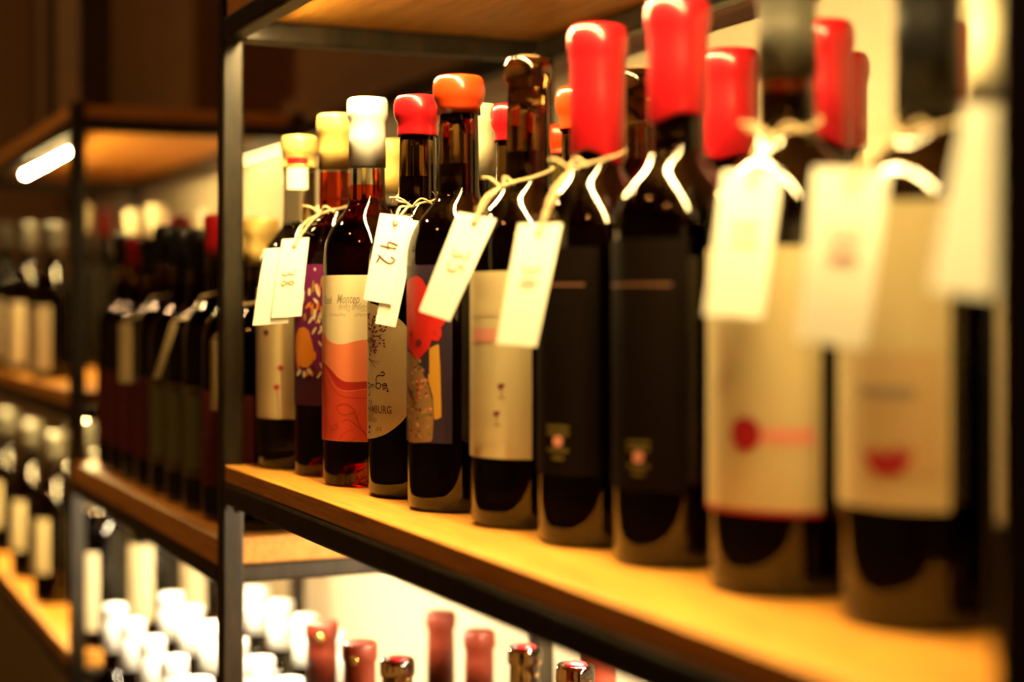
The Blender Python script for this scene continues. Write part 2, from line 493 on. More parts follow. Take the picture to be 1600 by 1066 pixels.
class Print:
    """everything printed on one label: one mesh, several inks"""
    def __init__(s, bottle, paper):
        s.b, s.p = bottle, paper; s.v, s.f, s.i, s.m = [], [], [], []
        s.layer = .00055
    def mi(s, mat):
        if mat not in s.m: s.m.append(mat)
        return s.m.index(mat)
    def _quad(s, pts, mat, off):
        k = len(s.v); s.v += [s.b.pt(a, b, off) for a, b in pts]
        s.f.append(tuple(range(k, k+len(pts)))); s.i.append(s.mi(mat))
    def up(s): s.layer += .00020
    def strip(s, a0, a1, lo, hi, mat, n=48):
        flo = lo if callable(lo) else (lambda a: lo)
        fhi = hi if callable(hi) else (lambda a: hi)
        for i in range(n):
            x, y = a0+(a1-a0)*i/n, a0+(a1-a0)*(i+1)/n
            s._quad([(x, flo(x)), (y, flo(y)), (y, fhi(y)), (x, fhi(x))], mat, s.layer)
    def poly(s, pts, mat, step=.0009):
        """filled outline in (a, b): cut into thin columns so that it follows the curve"""
        lo_a, hi_a = min(p[0] for p in pts), max(p[0] for p in pts)
        n = max(4, int((hi_a-lo_a)/step)); w = (hi_a-lo_a)/n
        def cuts(a):
            c = []
            for i in range(len(pts)):
                (x0, y0), (x1, y1) = pts[i], pts[(i+1) % len(pts)]
                if (x0 <= a) != (x1 <= a): c.append(y0+(y1-y0)*(a-x0)/(x1-x0))
            return sorted(c)
        for i in range(n):
            l_, r_ = lo_a+w*(i+.001), lo_a+w*(i+.999)
            A, B = cuts(l_), cuts(r_)
            if len(A) != len(B):
                A = B = cuts((l_+r_)/2)
            for k in range(0, len(A)-1, 2):
                s._quad([(l_, A[k]), (r_, B[k]), (r_, B[k+1]), (l_, A[k+1])], mat, s.layer)
    def ppoly(s, pix, mat): s.poly([s.b.ab(*p) for p in pix], mat)
    def blob(s, px, py, rx, ry, mat, ang=0.0, n=10):
        pix = []
        for k in range(n):
            t = 2*math.pi*k/n; x, y = rx*math.cos(t), ry*math.sin(t)
            pix.append((px+x*math.cos(ang)-y*math.sin(ang), py+x*math.sin(ang)+y*math.cos(ang)))
        q = [s.b.ab(*p) for p in pix]
        s._quad(q[::-1], mat, s.layer)
    def line(s, pts, w, mat, sm=5):
        """ribbon through (a, b) points"""
        P = [Vector((p[0], p[1], 0)) for p in pts]
        if sm and len(P) > 2: P = smooth_path(P, sm)
        for i in range(len(P)-1):
            t = P[i+1]-P[i]
            if t.length < 1e-8: continue
            t.normalize(); nn = Vector((-t.y, t.x, 0))*(w/2); e = t*(w*.2)
            q = [P[i]-e-nn, P[i+1]+e-nn, P[i+1]+e+nn, P[i]-e+nn]
            s._quad([(c.x, c.y) for c in q], mat, s.layer)
    def pline(s, pix, w, mat, sm=5): s.line([s.b.ab(*p) for p in pix], w, mat, sm)
    def text(s, txt, a, b, size, mat, sx=1.0, shear=0.0, bold=0.0):
        cu = bpy.data.curves.new('t', 'FONT'); cu.body = txt; cu.size = size; cu.shear = shear
        cu.resolution_u = 2; cu.offset = bold
        o = bpy.data.objects.new('t', cu); COL.objects.link(o)
        me = o.to_mesh()
        k = len(s.v)
        s.v += [s.b.pt(a+v.co.x*sx, b+v.co.y, s.layer) for v in me.vertices]
        m = s.mi(mat)
        for p in me.polygons:
            s.f.append(tuple(k+i for i in p.vertices)); s.i.append(m)
        o.to_mesh_clear(); bpy.data.objects.remove(o); bpy.data.curves.remove(cu)
    def done(s, name='label_print'):
        if s.f: link(name, mesh(name, s.v, s.f, s.m, True, s.i), s.p)
def curve_fn(pts):
    pts = sorted(pts)
    sp = [(q.x, q.y) for q in smooth_path([Vector((a, b, 0)) for a, b in pts], 6)]
    def fn(a):
        if a <= sp[0][0]: return sp[0][1]
        for i in range(len(sp)-1):
            if sp[i][0] <= a <= sp[i+1][0]:
                d = sp[i+1][0]-sp[i][0]
                return sp[i][1] if d < 1e-9 else sp[i][1]+(sp[i+1][1]-sp[i][1])*(a-sp[i][0])/d
        return sp[-1][1]
    return fn

def at_shelf(px, s, py_top, shelf):
    """rack position and height of a bottle seen at column px, depth s, with its top at row py_top"""
    p = ray(px, py_top, s)
    lx, ly = to_local(p)
    return lx, ly, (p.z-CAMZ)-shelf
FRONT = 'front row of the near rack'

# --- front row, far to near ------------------------------------------------------------
def fb(label, px, s, ytop, **k):
    lx, ly, h = at_shelf(px, s, ytop, SH1)
    return Bottle(label, lx, ly, SH1, h, seg=56, group=FRONT, **k)

b1 = fb('gold-foiled clear bottle with cream label, furthest in the sharp front row', 468, 1.463, 214, glass='glass_clear', wine='wine_dark', fill=0.70, cap=('foil', 'foil_gold', 0.026))
b2 = fb('pink bottle with gold capsule and purple fruit label', 525, 1.400, 180, r=0.0355, glass='glass_clear', wine='wine_rose', fill=0.84, cap=('foil', 'foil_gold', 0.047))
b3 = fb('rose wine bottle with white capsule and wavy red label', 574, 1.325, 155, r=0.0362, glass='glass_clear', wine='wine_rose', fill=0.775, cap=('foil', 'foil_white', 0.056))
b4 = fb('dark bottle with short red wax seal and tan tree label', 653, 1.247, 153, r=0.0385, cap=('wax', 'wax_red', 0.030))
b5 = fb('dark bottle with orange wax top and navy label', 717, 1.163, 123, r=0.0370, cap=('wax', 'wax_orange', 0.026))
b6 = fb('dark bottle with bare glass lip and cream label with two little glasses', 825, 1.079, 92, r=0.0382, cap=('cork', 'cork', 0))
b7 = fb('black-labelled bottle with long red wax neck, the left one of two', 934, 0.996, 45, r=0.0370, cap=('wax', 'wax_red', 0.080))
b8 = fb('black-labelled bottle with long red wax neck, the right one of two', 1059, 0.920, 2, r=0.0370, cap=('wax', 'wax_red', 0.066))
b9 = fb('blurred bottle with grey capsule and cream label bearing a red seal', 1230, 0.833, -48, r=0.0405, cap=('foil', 'foil_grey', 0.056))
b10 = fb('blurred dark bottle with black capsule and cream label with red bowl mark', 1450, 0.747, -70, r=0.0405, cap=('foil', 'foil_black', 0.075))
b11 = fb('nearest bottle, mostly hidden by the dark post at the right edge', 1700, 0.665, -130, r=0.0375, cap=('foil', 'foil_black', 0.05))

def span(b, px0, px1): return b.ab(px0, 500)[0], b.ab(px1, 500)[0]
# b1: cream label, two red flowers
hi, lo = b1.ab(440, 449)[1], b1.ab(440, 655)[1]
a1 = b1.ab(461, 600)[0]
p = b1.paper(-a1*.9, a1, lo, hi, 'paper_ivory')
q = Print(b1, p)
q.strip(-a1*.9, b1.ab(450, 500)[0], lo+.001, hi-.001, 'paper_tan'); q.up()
for (x, y) in ((440, 575), (434, 605)):
    for k in range(5):
        t = 2*math.pi*k/5
        q.blob(x+2.6*math.cos(t), y+2.6*math.sin(t), 2.4, 2.0, 'ink_wine', t)
    q.pline([(x, y+4), (x+2, y+16), (x+3, 652)], .0007, 'ink_brown')
q.blob(418, 520, 4, 5, 'ink_rust'); q.pline([(408, 556), (426, 556)], .001, 'ink_faint', 0)
q.pline([(408, 640), (444, 648)], .0008, 'ink_faint'); q.pline([(452, 590), (456, 640)], .0006, 'ink_faint')
q.done()
st = b1.paper(b1.ab(453, 280)[0]*.42, b1.ab(453, 280)[0]*.42, 0, 0, 'paper_card') if False else None
# neck sticker of b1: wraps the neck
def neck_patch(b, z0, z1, w, mat, name, ang):
    v, f = [], []; n = 12; R = RN+.0006
    for i in range(n+1):
        t = b.va+ang-w/2+w*i/n
        v += [(R*math.sin(t), -R*math.cos(t), z0), (R*math.sin(t), -R*math.cos(t), z1)]
        if i: f.append((2*i-2, 2*i, 2*i+1, 2*i-1))
    return link(name, mesh(name, v, f, mat, True), b.root)
zt = lambda b, py: (HOR-py)*b.s/F-b.zb
neck_patch(b1, zt(b1, 298), zt(b1, 264), 1.35, 'paper_card', 'neck_sticker', -.15)
neck_patch(b1, zt(b1, 263), zt(b1, 248), 1.35, 'wax_red', 'neck_sticker', -.15)

# b2: purple label with fruit
hi, lo = b2.ab(490, 413)[1], b2.ab(490, 634)[1]
p = b2.paper(-.046, .046, lo, hi, 'ink_aubergine')
q = Print(b2, p)
q.strip(-.046, .046, b2.ab(490, 585)[1], hi-.0005, 'ink_purple'); q.up()
random.seed(3)
for k in range(46):
    x, y = random.uniform(466, 506), random.uniform(438, 590)
    if (x-478)**2/15**2+(y-543)**2/36**2 < 1: continue
    q.blob(x, y, random.uniform(1.6, 2.8), random.uniform(5, 11), random.choice(['foil_cream', 'foil_cream', 'ink_yellow', 'ink_orange', 'ink_maroon']), random.uniform(-.7, .7))
q.up()
q.ppoly([(465, 524), (470, 513), (478, 511), (485, 517), (489, 532), (493, 553), (490, 567), (484, 574), (474, 574), (466, 566), (464, 548)], 'ink_orange')
q.up()
for x, y, an in ((470, 582, .5), (478, 585, 0), (486, 580, -.6)): q.blob(x, y, 2.2, 6, 'foil_cream', an)
q.blob(494, 421, 1.6, 2.4, 'foil_cream')
q.text('ADA', b2.ab(468, 617)[0], b2.ab(468, 617)[1], .0055, 'ink_rust')
q.done()

# b3: rose label
top, bot = b3.ab(545, 430)[1], b3.ab(545, 690)[1]
AL, AR = -.046, .050
p = b3.paper(AL, AR, bot, top, 'paper_cream', n=60)
q = Print(b3, p)
c3 = lambda pts: curve_fn([(AL, b3.ab(*pts[0])[1]+.004)] + [b3.ab(*t) for t in pts] + [(AR, b3.ab(*pts[-1])[1])])
w1 = c3([(507, 519), (511, 526), (517, 533), (525, 537), (537, 538), (550, 535), (562, 532), (573, 531)])
w2 = c3([(507, 567), (514, 572), (522, 581), (530, 590), (540, 596), (555, 597), (573, 596)])
w3 = c3([(507, 571), (515, 581), (522, 593), (528, 603), (537, 609), (548, 610), (573, 607)])
q.strip(AL+.0004, AR-.0004, w2, w1, 'ink_salmon', 70)
q.strip(AL+.0004, AR-.0004, w3, w2, 'ink_deep_red', 70)
q.strip(AL+.0004, AR-.0004, bot+.0004, w3, 'ink_red', 70)
q.up()
L_ = lambda pts, w=.0006, m='ink_deep_red': q.pline(pts, w, m)
L_([(513, 582), (520, 597), (528, 606), (537, 610), (548, 611), (573, 608)], .0004, 'ink_salmon')
L_([(512, 578), (519, 600), (527, 613), (540, 620), (555, 622), (573, 622)])
L_([(527, 636), (533, 633), (541, 631), (549, 635), (555, 643), (549, 646), (540, 648), (533, 645), (527, 636)])
L_([(553, 640), (558, 648), (561, 660), (565, 670)]); L_([(553, 645), (559, 655), (564, 668), (570, 676), (574, 684)])
L_([(538, 658), (544, 656), (551, 659), (558, 665), (566, 672)]); L_([(536, 660), (541, 656), (545, 656)])
L_([(532, 688), (536, 680), (544, 674), (553, 672)]); L_([(512, 650), (516, 662), (523, 672), (529, 668), (528, 662), (522, 668), (518, 678)])
L_([(556, 684), (550, 690)]); L_([(565, 672), (572, 680)])
L_([(510, 600), (513, 616), (512, 632)], .0004)
a, b = b3.ab(509, 475); q.text('Rosé', a, b, .0098, 'ink_grey', .60, .35, .0001)
a, b = b3.ab(528, 474); q.text('Montep', a, b, .0106, 'ink_grey', .60, .35, .0001)
a, b = b3.ab(531, 484); q.text('როზე მონტეპ', a, b, .0062, 'ink_grey', .60, .35)
a, b = b3.ab(518, 494); q.text('Dry Rose Wine', a, b, .0034, 'ink_grey', .75, .2)
a, b = b3.ab(555, 494); q.text('ვარდისფერი', a, b, .0036, 'ink_grey', .60, .2)
q.blob(509, 494, 2.5, 1.2, 'ink_faint')
q.done()

# b4: tan tree label with a rounded outline
ed = [b4.ab(576.5, 474), b4.ab(583, 474.5), b4.ab(593, 478), b4.ab(605, 484), b4.ab(618, 493), b4.ab(630, 503), b4.ab(637, 512)]
eb = [b4.ab(576.5, 685), b4.ab(583, 685), b4.ab(592, 683), b4.ab(605, 678), b4.ab(618, 669), b4.ab(630, 658), b4.ab(637, 649)]
A0 = ed[0][0]-.006; AE = ed[-1][0]+.010
mir = lambda pts: [(2*A0-a_, b_) for a_, b_ in pts]
mid = (ed[-1][1]+eb[-1][1])/2
fhi = curve_fn(mir(ed)+[(A0, ed[0][1]+.0004)]+ed+[(AE, mid+.022), (2*A0-AE, mid+.022)])
flo = curve_fn(mir(eb)+[(A0, eb[0][1]-.0004)]+eb+[(AE, mid-.022), (2*A0-AE, mid-.022)])
p = b4.paper(2*A0-AE, AE, flo, fhi, 'paper_tan', n=70)
q = Print(b4, p)
random.seed(11)
def Z4(zx, zy): return 500+zx/7.61, 420+zy/7.61
for k in range(70):                 # leaves fan out from the top of the trunk
    ang = random.uniform(-1.75, 1.45); rr = random.uniform(8, 36)
    x, y = 576+rr*math.cos(ang)*.98, 522+rr*math.sin(ang)*1.02
    if x < 577 or rr*math.cos(ang) > 33: continue
    q.blob(x, y, 1.25, 2.5, 'ink_maroon', ang+1.2+random.uniform(-.5, .5), 8)
for ang in (-1.5, -1.1, -.75, -.4, -.05, .3, .6, .95):
    x, y = 577.5, 528
    q.pline([(x, y+8), (x+8*math.cos(ang), y+12*math.sin(ang)), (x+24*math.cos(ang), y-4+27*math.sin(ang))], .00035, 'ink_brown')
for dx, dy in ((5, 12), (10, 11), (15, 7), (19, 4), (13, 13)):
    q.pline([(577.5, 560), (578+dx*.5, 563+dy*.3), (577+dx, 562+dy)], .0004, 'ink_brown')
q.pline([(578, 530), (579, 548), (580, 563)], .0009, 'ink_brown')
S = lambda pts, w=.0008: q.pline([(500+x/7.1, 550+y/7.1) for x, y in pts], w, 'ink_black')
S([(548, 215), (550, 300), (552, 370), (560, 420), (566, 470), (552, 480), (548, 465)])
S([(545, 350), (562, 345), (570, 365), (560, 395), (548, 398)])
S([(575, 400), (578, 365), (588, 360), (592, 395), (600, 362), (612, 360), (618, 400)])
S([(650, 400), (636, 385), (640, 340), (640, 290), (660, 262), (690, 262), (718, 262), (728, 240), (712, 222), (690, 232)], .0010)
S([(640, 360), (660, 345), (682, 352), (686, 385), (668, 408), (645, 398), (638, 372)])
S([(700, 372), (725, 352), (752, 360), (755, 395), (765, 420), (770, 440), (752, 432)])
S([(752, 372), (728, 372), (712, 390), (718, 412), (735, 405), (738, 385)])
a, b = b4.ab(578.5, 646)
q.text('HAMBURG', b4.ab(577.0, 646)[0]-.0008, b4.ab(600, 646)[1], .0083, 'ink_brown', .80, 0, .00015)
q.text('ROSE', b4.ab(577.5, 632)[0], b4.ab(590, 632)[1], .0045, 'ink_brown', .8)
q.text('CLASSIC', b4.ab(577, 653)[0], b4.ab(590, 653)[1], .0045, 'ink_brown', .75)
q.text('VINEYARD', b4.ab(577, 660)[0], b4.ab(590, 660)[1], .0045, 'ink_brown', .75)
q.text('2018', b4.ab(589, 673)[0], b4.ab(590, 673)[1], .0044, 'ink_brown', .8)
q.blob(579.5, 667, 1.6, 3, 'ink_black'); q.blob(579, 675, 1.2, 2.2, 'ink_black')
q.pline([(618, 657), (624, 652), (631, 646)], .0007, 'ink_faint')
q.done()

# b5: navy label, a red flower-like shape over a patterned robe
hi, lo = b5.ab(690, 414)[1], b5.ab(690, 693)[1]
aR = b5.ab(707, 500)[0]
p = b5.paper(-aR*.95, aR, lo, hi, 'ink_navy')
q = Print(b5, p)
q.ppoly([(638, 548), (646, 552), (653, 562), (662, 580), (671, 603), (677, 625), (679, 655), (677, 690), (650, 692), (641, 690), (639, 640)], 'ink_ochre')
q.ppoly([(672, 545), (687, 537), (689, 570), (690, 610), (691, 652), (680, 657), (678, 620), (671, 595), (673, 570)], 'ink_yellow')
q.up()
random.seed(5)
for k in range(90):
    y = random.uniform(560, 688); x = random.uniform(640, min(677, 652+(y-555)*.25+6))
    q.blob(x, y, random.uniform(1.2, 2.6), random.uniform(1.5, 3), random.choice(['ink_green', 'ink_green', 'ink_pink', 'ink_olive', 'ink_rust', 'ink_yellow']), random.uniform(0, 3))
q.ppoly([(638, 442), (645, 434), (654, 431), (662, 436), (672, 455), (684, 478), (697, 503), (690, 512), (692, 524), (686, 533), (676, 531), (673, 543), (663, 555), (655, 563), (647, 551), (640, 543), (638, 500)], 'ink_scarlet')
q.ppoly([(640, 600), (646, 612), (651, 628), (645, 622), (640, 612)], 'ink_maroon')
q.up()
q.blob(657, 536, 5, 6, 'ink_maroon'); q.blob(645, 522, 4, 5, 'ink_deep_red'); q.blob(681, 520, 3, 4, 'ink_deep_red')
q.pline([(658, 590), (656, 608), (652, 628)], .0012, 'ink_scarlet')
q.pline([(640, 416), (705, 415)], .0005, 'ink_grey', 0)
q.done()

# b6: cream label, two small glasses
hi, lo = b6.ab(780, 424)[1], b6.ab(780, 717)[1]
aR = b6.ab(831, 500)[0]
p = b6.paper(-aR*.95, aR, lo, hi, 'paper_ivory')
q = Print(b6, p)
for k in range(14):
    x = 747+k*2.8
    q.pline([(x, 436), (x, 465)], .0006, 'ink_faint', 0)
q.strip(b6.ab(741, 490)[0], b6.ab(781, 490)[0], b6.ab(760, 494)[1], b6.ab(760, 487)[1], 'ink_faint', 12)
q.strip(b6.ab(742, 520)[0], b6.ab(776, 520)[0], b6.ab(760, 535)[1], b6.ab(760, 513)[1], 'ink_pink', 12)
q.up()
for x, y in ((785, 603), (778, 646)):
    q.ppoly([(x-6, y-3), (x-3, y-1), (x, y-4), (x+4, y-3), (x+6, y-1), (x+2, y+4), (x, y+6), (x-4, y+3)], 'ink_maroon')
    q.pline([(x, y+5), (x+1, y+18)], .0006, 'ink_brown', 0); q.pline([(x-4, y+19), (x+6, y+19)], .0006, 'ink_brown', 0)
q.pline([(735, 662), (755, 658), (772, 652)], .0006, 'ink_faint'); q.pline([(740, 690), (770, 694), (800, 690)], .0006, 'ink_faint')
q.blob(799, 702, 7, 3, 'ink_faint'); q.blob(748, 700, 8, 3, 'ink_faint')
q.done()

# b7 and b8: near-black labels
for b_, l_, r_, t_, o_, c_ in ((b7, 848, 935, 386, 745, (874, 690)), (b8, 970, 1075, 372, 770, (1000, 715))):
    hi, lo = b_.ab(b_.cx-40, t_)[1], b_.ab(b_.cx-40, o_)[1]
    aR = b_.ab(r_, 500)[0]
    p = b_.paper(-aR*.95, aR, lo, hi, 'paper_black')
    q = Print(b_, p)
    zl = b_.ab(b_.cx-40, 447)[1]
    q.strip(-aR*.3, aR*.8, zl, zl+.0016, 'ink_brown', 20)
    x, y = c_
    for dy, w in ((-22, 17), (-12, 17), (14, 16), (26, 9)):
        q.strip(b_.ab(x-w, y)[0], b_.ab(x+w, y)[0], b_.ab(x, y+dy+3)[1], b_.ab(x, y+dy-3)[1], 'ink_olive', 8)
    q.blob(x, y, 8, 9, 'ink_pink')
    q.done()

# b9: cream label with red seal
hi, lo = b9.ab(1200, 385)[1], b9.ab(1200, 806)[1]
aR = b9.ab(1281, 600)[0]
p = b9.paper(-aR*.9, aR, lo, hi, 'paper_ivory')
q = Print(b9, p)
q.strip(-aR*.9, aR, lo, lo+.0022, 'ink_deep_red')
q.strip(b9.ab(1190, 680)[0], b9.ab(1270, 680)[0], b9.ab(1230, 697)[1], b9.ab(1230, 668)[1], 'ink_pink', 20)
q.up()
q.poly([(b9.ab(1168, 679)[0]+.0085*math.cos(2*math.pi*k/24), b9.ab(1168, 679)[1]+.0085*math.sin(2*math.pi*k/24)) for k in range(24)], 'ink_wine')
q.pline([(1130, 520), (1140, 560), (1128, 600)], .004, 'ink_faint')
q.done()
# b10: cream label with a red bowl of wine and a line of writing
hi, lo = b10.ab(1420, 312)[1], b10.ab(1420, 800)[1]
aR = b10.ab(1482, 600)[0]
p = b10.paper(-aR*.9, aR, lo, hi, 'paper_ivory')
q = Print(b10, p)
q.strip(b10.ab(1340, 600)[0]-.001, b10.ab(1340, 600)[0]+.001, lo+.004, hi-.004, 'ink_faint', 3)
q.strip(b10.ab(1350, 600)[0], b10.ab(1470, 600)[0], lo+.014, lo+.070, 'paper_tan', 30); q.up()
zz = b10.ab(1400, 614)[1]
q.strip(b10.ab(1352, 614)[0], b10.ab(1434, 614)[0], zz-.0022, zz+.0022, 'ink_grey', 16)
q.ppoly([(1350, 694), (1358, 712), (1368, 738), (1390, 746), (1412, 743), (1426, 724), (1430, 690), (1418, 712), (1405, 696), (1392, 714), (1378, 700), (1366, 712)], 'ink_wine')
q.pline([(1352, 660), (1356, 695), (1374, 736)], .001, 'ink_faint'); q.pline([(1430, 655), (1428, 695), (1414, 740)], .001, 'ink_faint')
q.done()
p = b11.paper(-.043, .043, .055, .150, 'paper_cream')

# --- bottles standing behind the front row of the near rack ---------------------------------
BACK = 'bottles behind the front row of the near rack'
def rb(label, px, row, ytop, cap, **k):
    t = (px-800)/F
    s = (P0.dot(LY)+row)/(LY.x*t+LY.y)
    lx, ly, h = at_shelf(px, s, ytop, SH1)
    return Bottle(label, lx, ly, SH1, h, group=BACK, cap=cap, seg=36, **k)
rb('gold capsule bottle peeping out behind the white capsule', 610, .150, 220, ('foil', 'foil_gold', .05), glass='glass_clear')
rb('cream capsule bottle behind the orange wax bottle', 746, .152, 165, ('foil', 'foil_cream', .058), glass='glass_olive')
rb('small red wax bottle behind the bare glass lip', 804, .150, 166, ('wax', 'wax_red', .028), r=.035)
rb('orange wax bottle half hidden by the left long red neck', 908, .158, 140, ('wax', 'wax_orange', .030), r=.033)
rb('lower orange-red wax bottle seen in the gap right of the bare lip', 886, .272, 198, ('wax', 'wax_orange', .024), glass='glass_olive')
rb('bare glass lip seen between the two long red wax necks', 991, .158, 110, ('cork', 'cork', 0), r=.033)
rb('red capsule bottle right of the two long red wax necks', 1141, .186, 82, ('wax', 'wax_red', .066))
rb('red wax bottle just right of the grey capsule', 1284, .182, 38, ('wax', 'wax_red', .070))
rb('dim red wax bottle behind another red one, near the grey capsule', 1314, .272, 88, ('wax', 'wax_dark_red', .060))
rb('dark red capsule between the black neck and the cream neck', 1466, .262, 40, ('wax', 'wax_dark_red', .050))
rb('tall blurred bottle with cream capsule at the right edge', 1562, .208, -40, ('foil', 'foil_cream', .072), glass='glass_olive')
for px, row, yt in ((668, .152, 205), (760, .245, 215), (1010, .245, 190), (1100, .235, 170)):
    rb('dark bottle deep inside the near rack, hidden but for its neck', px, row, yt, ('foil', 'foil_black', .05))

# --- lower bay of the near rack ---------------------------------------------------------------
LOW = 'bottles on the lower shelf of the near rack'
def lb(label, px, s, ytop, cap, dot=None, **k):
    lx, ly, h = at_shelf(px, s, ytop, SH1L)
    ly = min(ly, D-.040)
    b = Bottle(label, lx, ly, SH1L, h, r=.0358, group=LOW, cap=cap, seg=44, **k)
    if dot is not None:
        v, f, _ = lathe_geo([(.0001, .0009), (.0030, .0008), (.0042, .0003), (.0044, 0)], 14)
        zc = h-.014; t = b.va+dot; R = RN*1.09+.0008
        M = Matrix.Translation((R*math.sin(t), -R*math.cos(t), zc)) @ Matrix.Rotation(t, 4, 'Z') @ Matrix.Rotation(math.pi/2, 4, 'X')
        link('gold_seal', mesh('gold_seal', [M @ Vector(q_) for q_ in v], f, 'gold_dot', True), b.cap)
    return b
lb('red-brown foil capsule with gold dot, leftmost under the shelf', 503, 1.64, 971, ('foil', 'foil_red', .062), dot=-.1)
lb('red-brown foil capsule with gold dot, second from left under the shelf', 562, 1.52, 1004, ('foil', 'foil_red', .062), dot=-.35)
lb('dark bare lip with red stopper, next to two gold-dotted capsules', 621, 1.46, 1029, ('cork', 'wax_red', 0))
b_ = lb('tallest red-brown capsule under the shelf', 689, 1.76, 957, ('foil', 'foil_red', .075))
lb('red-brown capsule right of the tallest one under the shelf', 749, 1.66, 986, ('foil', 'foil_red', .062), dot=1.45)
lb('dark bare lip with red stopper in the middle under the shelf', 820, 1.47, 1010, ('cork', 'wax_red', 0))
lb('dark bare lip with red stopper, rightmost under the shelf', 899, 1.31, 1038, ('cork', 'wax_red', 0))
lb('red-brown capsule half covered by the shelf rail', 945, 1.44, 1004, ('foil', 'foil_red', .06))

# --- linking shelf, upper level: dark bottles ---------------------------------------------------
LINK = 'dark bottles on the linking shelf'
inks = ['ink_rust', 'ink_rust', 'ink_olive', 'ink_olive', 'ink_olive', 'ink_rust', 'ink_rust', 'ink_rust', 'ink_rust', 'ink_aubergine']
caps = ['foil_gold', 'foil_gold', 'wax_red', 'foil_black', 'foil_black', 'foil_black', 'foil_black', 'wax_red', 'foil_black', 'foil_black']
link_front = []
ORD = ['first', 'second', 'third', 'fourth', 'fifth', 'sixth', 'seventh', 'eighth', 'ninth']
for k in range(9):
    lx = -.055-.0835*k
    cap = caps[k]
    b = Bottle({'ink_rust': 'dark bottle with dark red label on the linking shelf', 'ink_olive': 'dark bottle with olive green label on the linking shelf', 'ink_aubergine': 'dark bottle on the linking shelf'}[inks[k]] + f', {ORD[k]} from the main post',
               lx, .058, SH2, .298+.006*((k*7) % 3), group=LINK, seg=36, cap=('foil', cap, .045))
    p = b.paper(-.042, .042, .035, .130, inks[k])
    q = Print(b, p)
    q.strip(-.03, .03, .085, .088, 'ink_brown', 16)
    q.strip(.012, .030, .045, .120, 'ink_green' if inks[k] == 'ink_olive' else 'ink_rust', 10)
    q.done()
    link_front.append(b)
for row, yy in ((1, .143), (2, .228)):
    for k in range(9):
        Bottle('dark bottle in the rows behind on the linking shelf', -.06-.084*k-.02*row, yy, SH2, .262+.006*((k*5+row) % 4), group='back rows on the linking shelf', seg=28,
               cap=('foil', 'foil_black', .045))

# --- linking shelf, lower level: white caps -----------------------------------------------------
WH = 'white-capped bottles below the linking shelf'
for k in range(6):
    Bottle(f'white-capped bottle, front row below the linking shelf, {ORD[k]} from the main post', -.13-.118*k, .042, SH2L, .302+.004*((k*3) % 3), group=WH+', front row', seg=32, cap=('screw', 'foil_white', .060), glass='glass_olive')
for row, yy in ((1, .125), (2, .240)):
    for k in range(6):
        Bottle('white-capped bottle in the back rows below the linking shelf', -.190-.112*k-.20*(row-1), yy, SH2L, .302+.004*((k*3+row) % 3), group=WH+', back rows', seg=28, cap=('screw', 'foil_white', .060), glass='glass_olive')

# --- far rack -------------------------------------------------------------------------------------
def ub(label, px, row, ytop, mat, paper=None, kind='foil', group='caps on the upper shelf of the far rack'):
    t = (px-800)/F
    s_ = (P0.dot(LY)+row)/(LY.x*t+LY.y)
    lx, ly, h = at_shelf(px, s_, ytop, SH3)
    b = Bottle(label, lx, ly, SH3, h, group=group, seg=32, cap=(kind, mat, .055))
    if paper: b.paper(-.047, .047, h*.06, h*.47, paper)
    return b
ub('cream capped bottle beside the far post, leftmost of the caps there', 130, .176, 320, 'foil_cream')
ub('red capped bottle second from the far post', 163, .268, 330, 'wax_red', kind='wax')
ub('cream capped bottle left of a pair, between two red caps', 209, .225, 330, 'foil_cream')
ub('cream capped bottle right of a pair, between two red caps', 245, .240, 322, 'foil_cream')
ub('red capped bottle nearest the main post on the far rack', 281, .180, 338, 'wax_red', kind='wax')
ub('cream capped bottle right beside the main steel post', 328, .264, 330, 'foil_cream')
for px, row in ((10, .045), (46, .045), (86, .045)):
    ub(f'blurred pale-labelled bottle on the far upper shelf, {({10: "at the photo edge", 46: "between two others", 86: "next to the far post"})[px]}', px, row, 350, 'foil_grey', 'paper_cream', group='pale labels, upper shelf left of the far post')
for row, yy in ((0, .055), (1, .140), (2, .225)):
    for k in range(5):
        if row == 0 and k > 0: continue
        b = Bottle('white-labelled bottle on the lower shelf of the far rack', -.88-.17*k-.04*row, yy, SH3L, .275, group='lower shelf of the far rack', seg=24, cap=('foil', 'foil_grey', .05))
        b.paper(-.048, .048, .025, .135, 'paper_cream')

for px in (14, 52, 90):
    t = (px-800)/F
    s_ = (P0.dot(LY)+.050)/(LY.x*t+LY.y)
    lx, ly, h = at_shelf(px, s_, 480+.205*F/s_, SH3L)
    b = Bottle(f'blurred pale-labelled bottle on the far lower shelf, {({14: "at the photo edge", 52: "between two others", 90: "next to the far post"})[px]}', lx, ly, SH3L, h, group='pale labels, lower shelf left of the far post', seg=32, cap=('foil', 'foil_grey', .05))
    b.paper(-.040, .040, h*.18, h*.50, 'paper_cream')
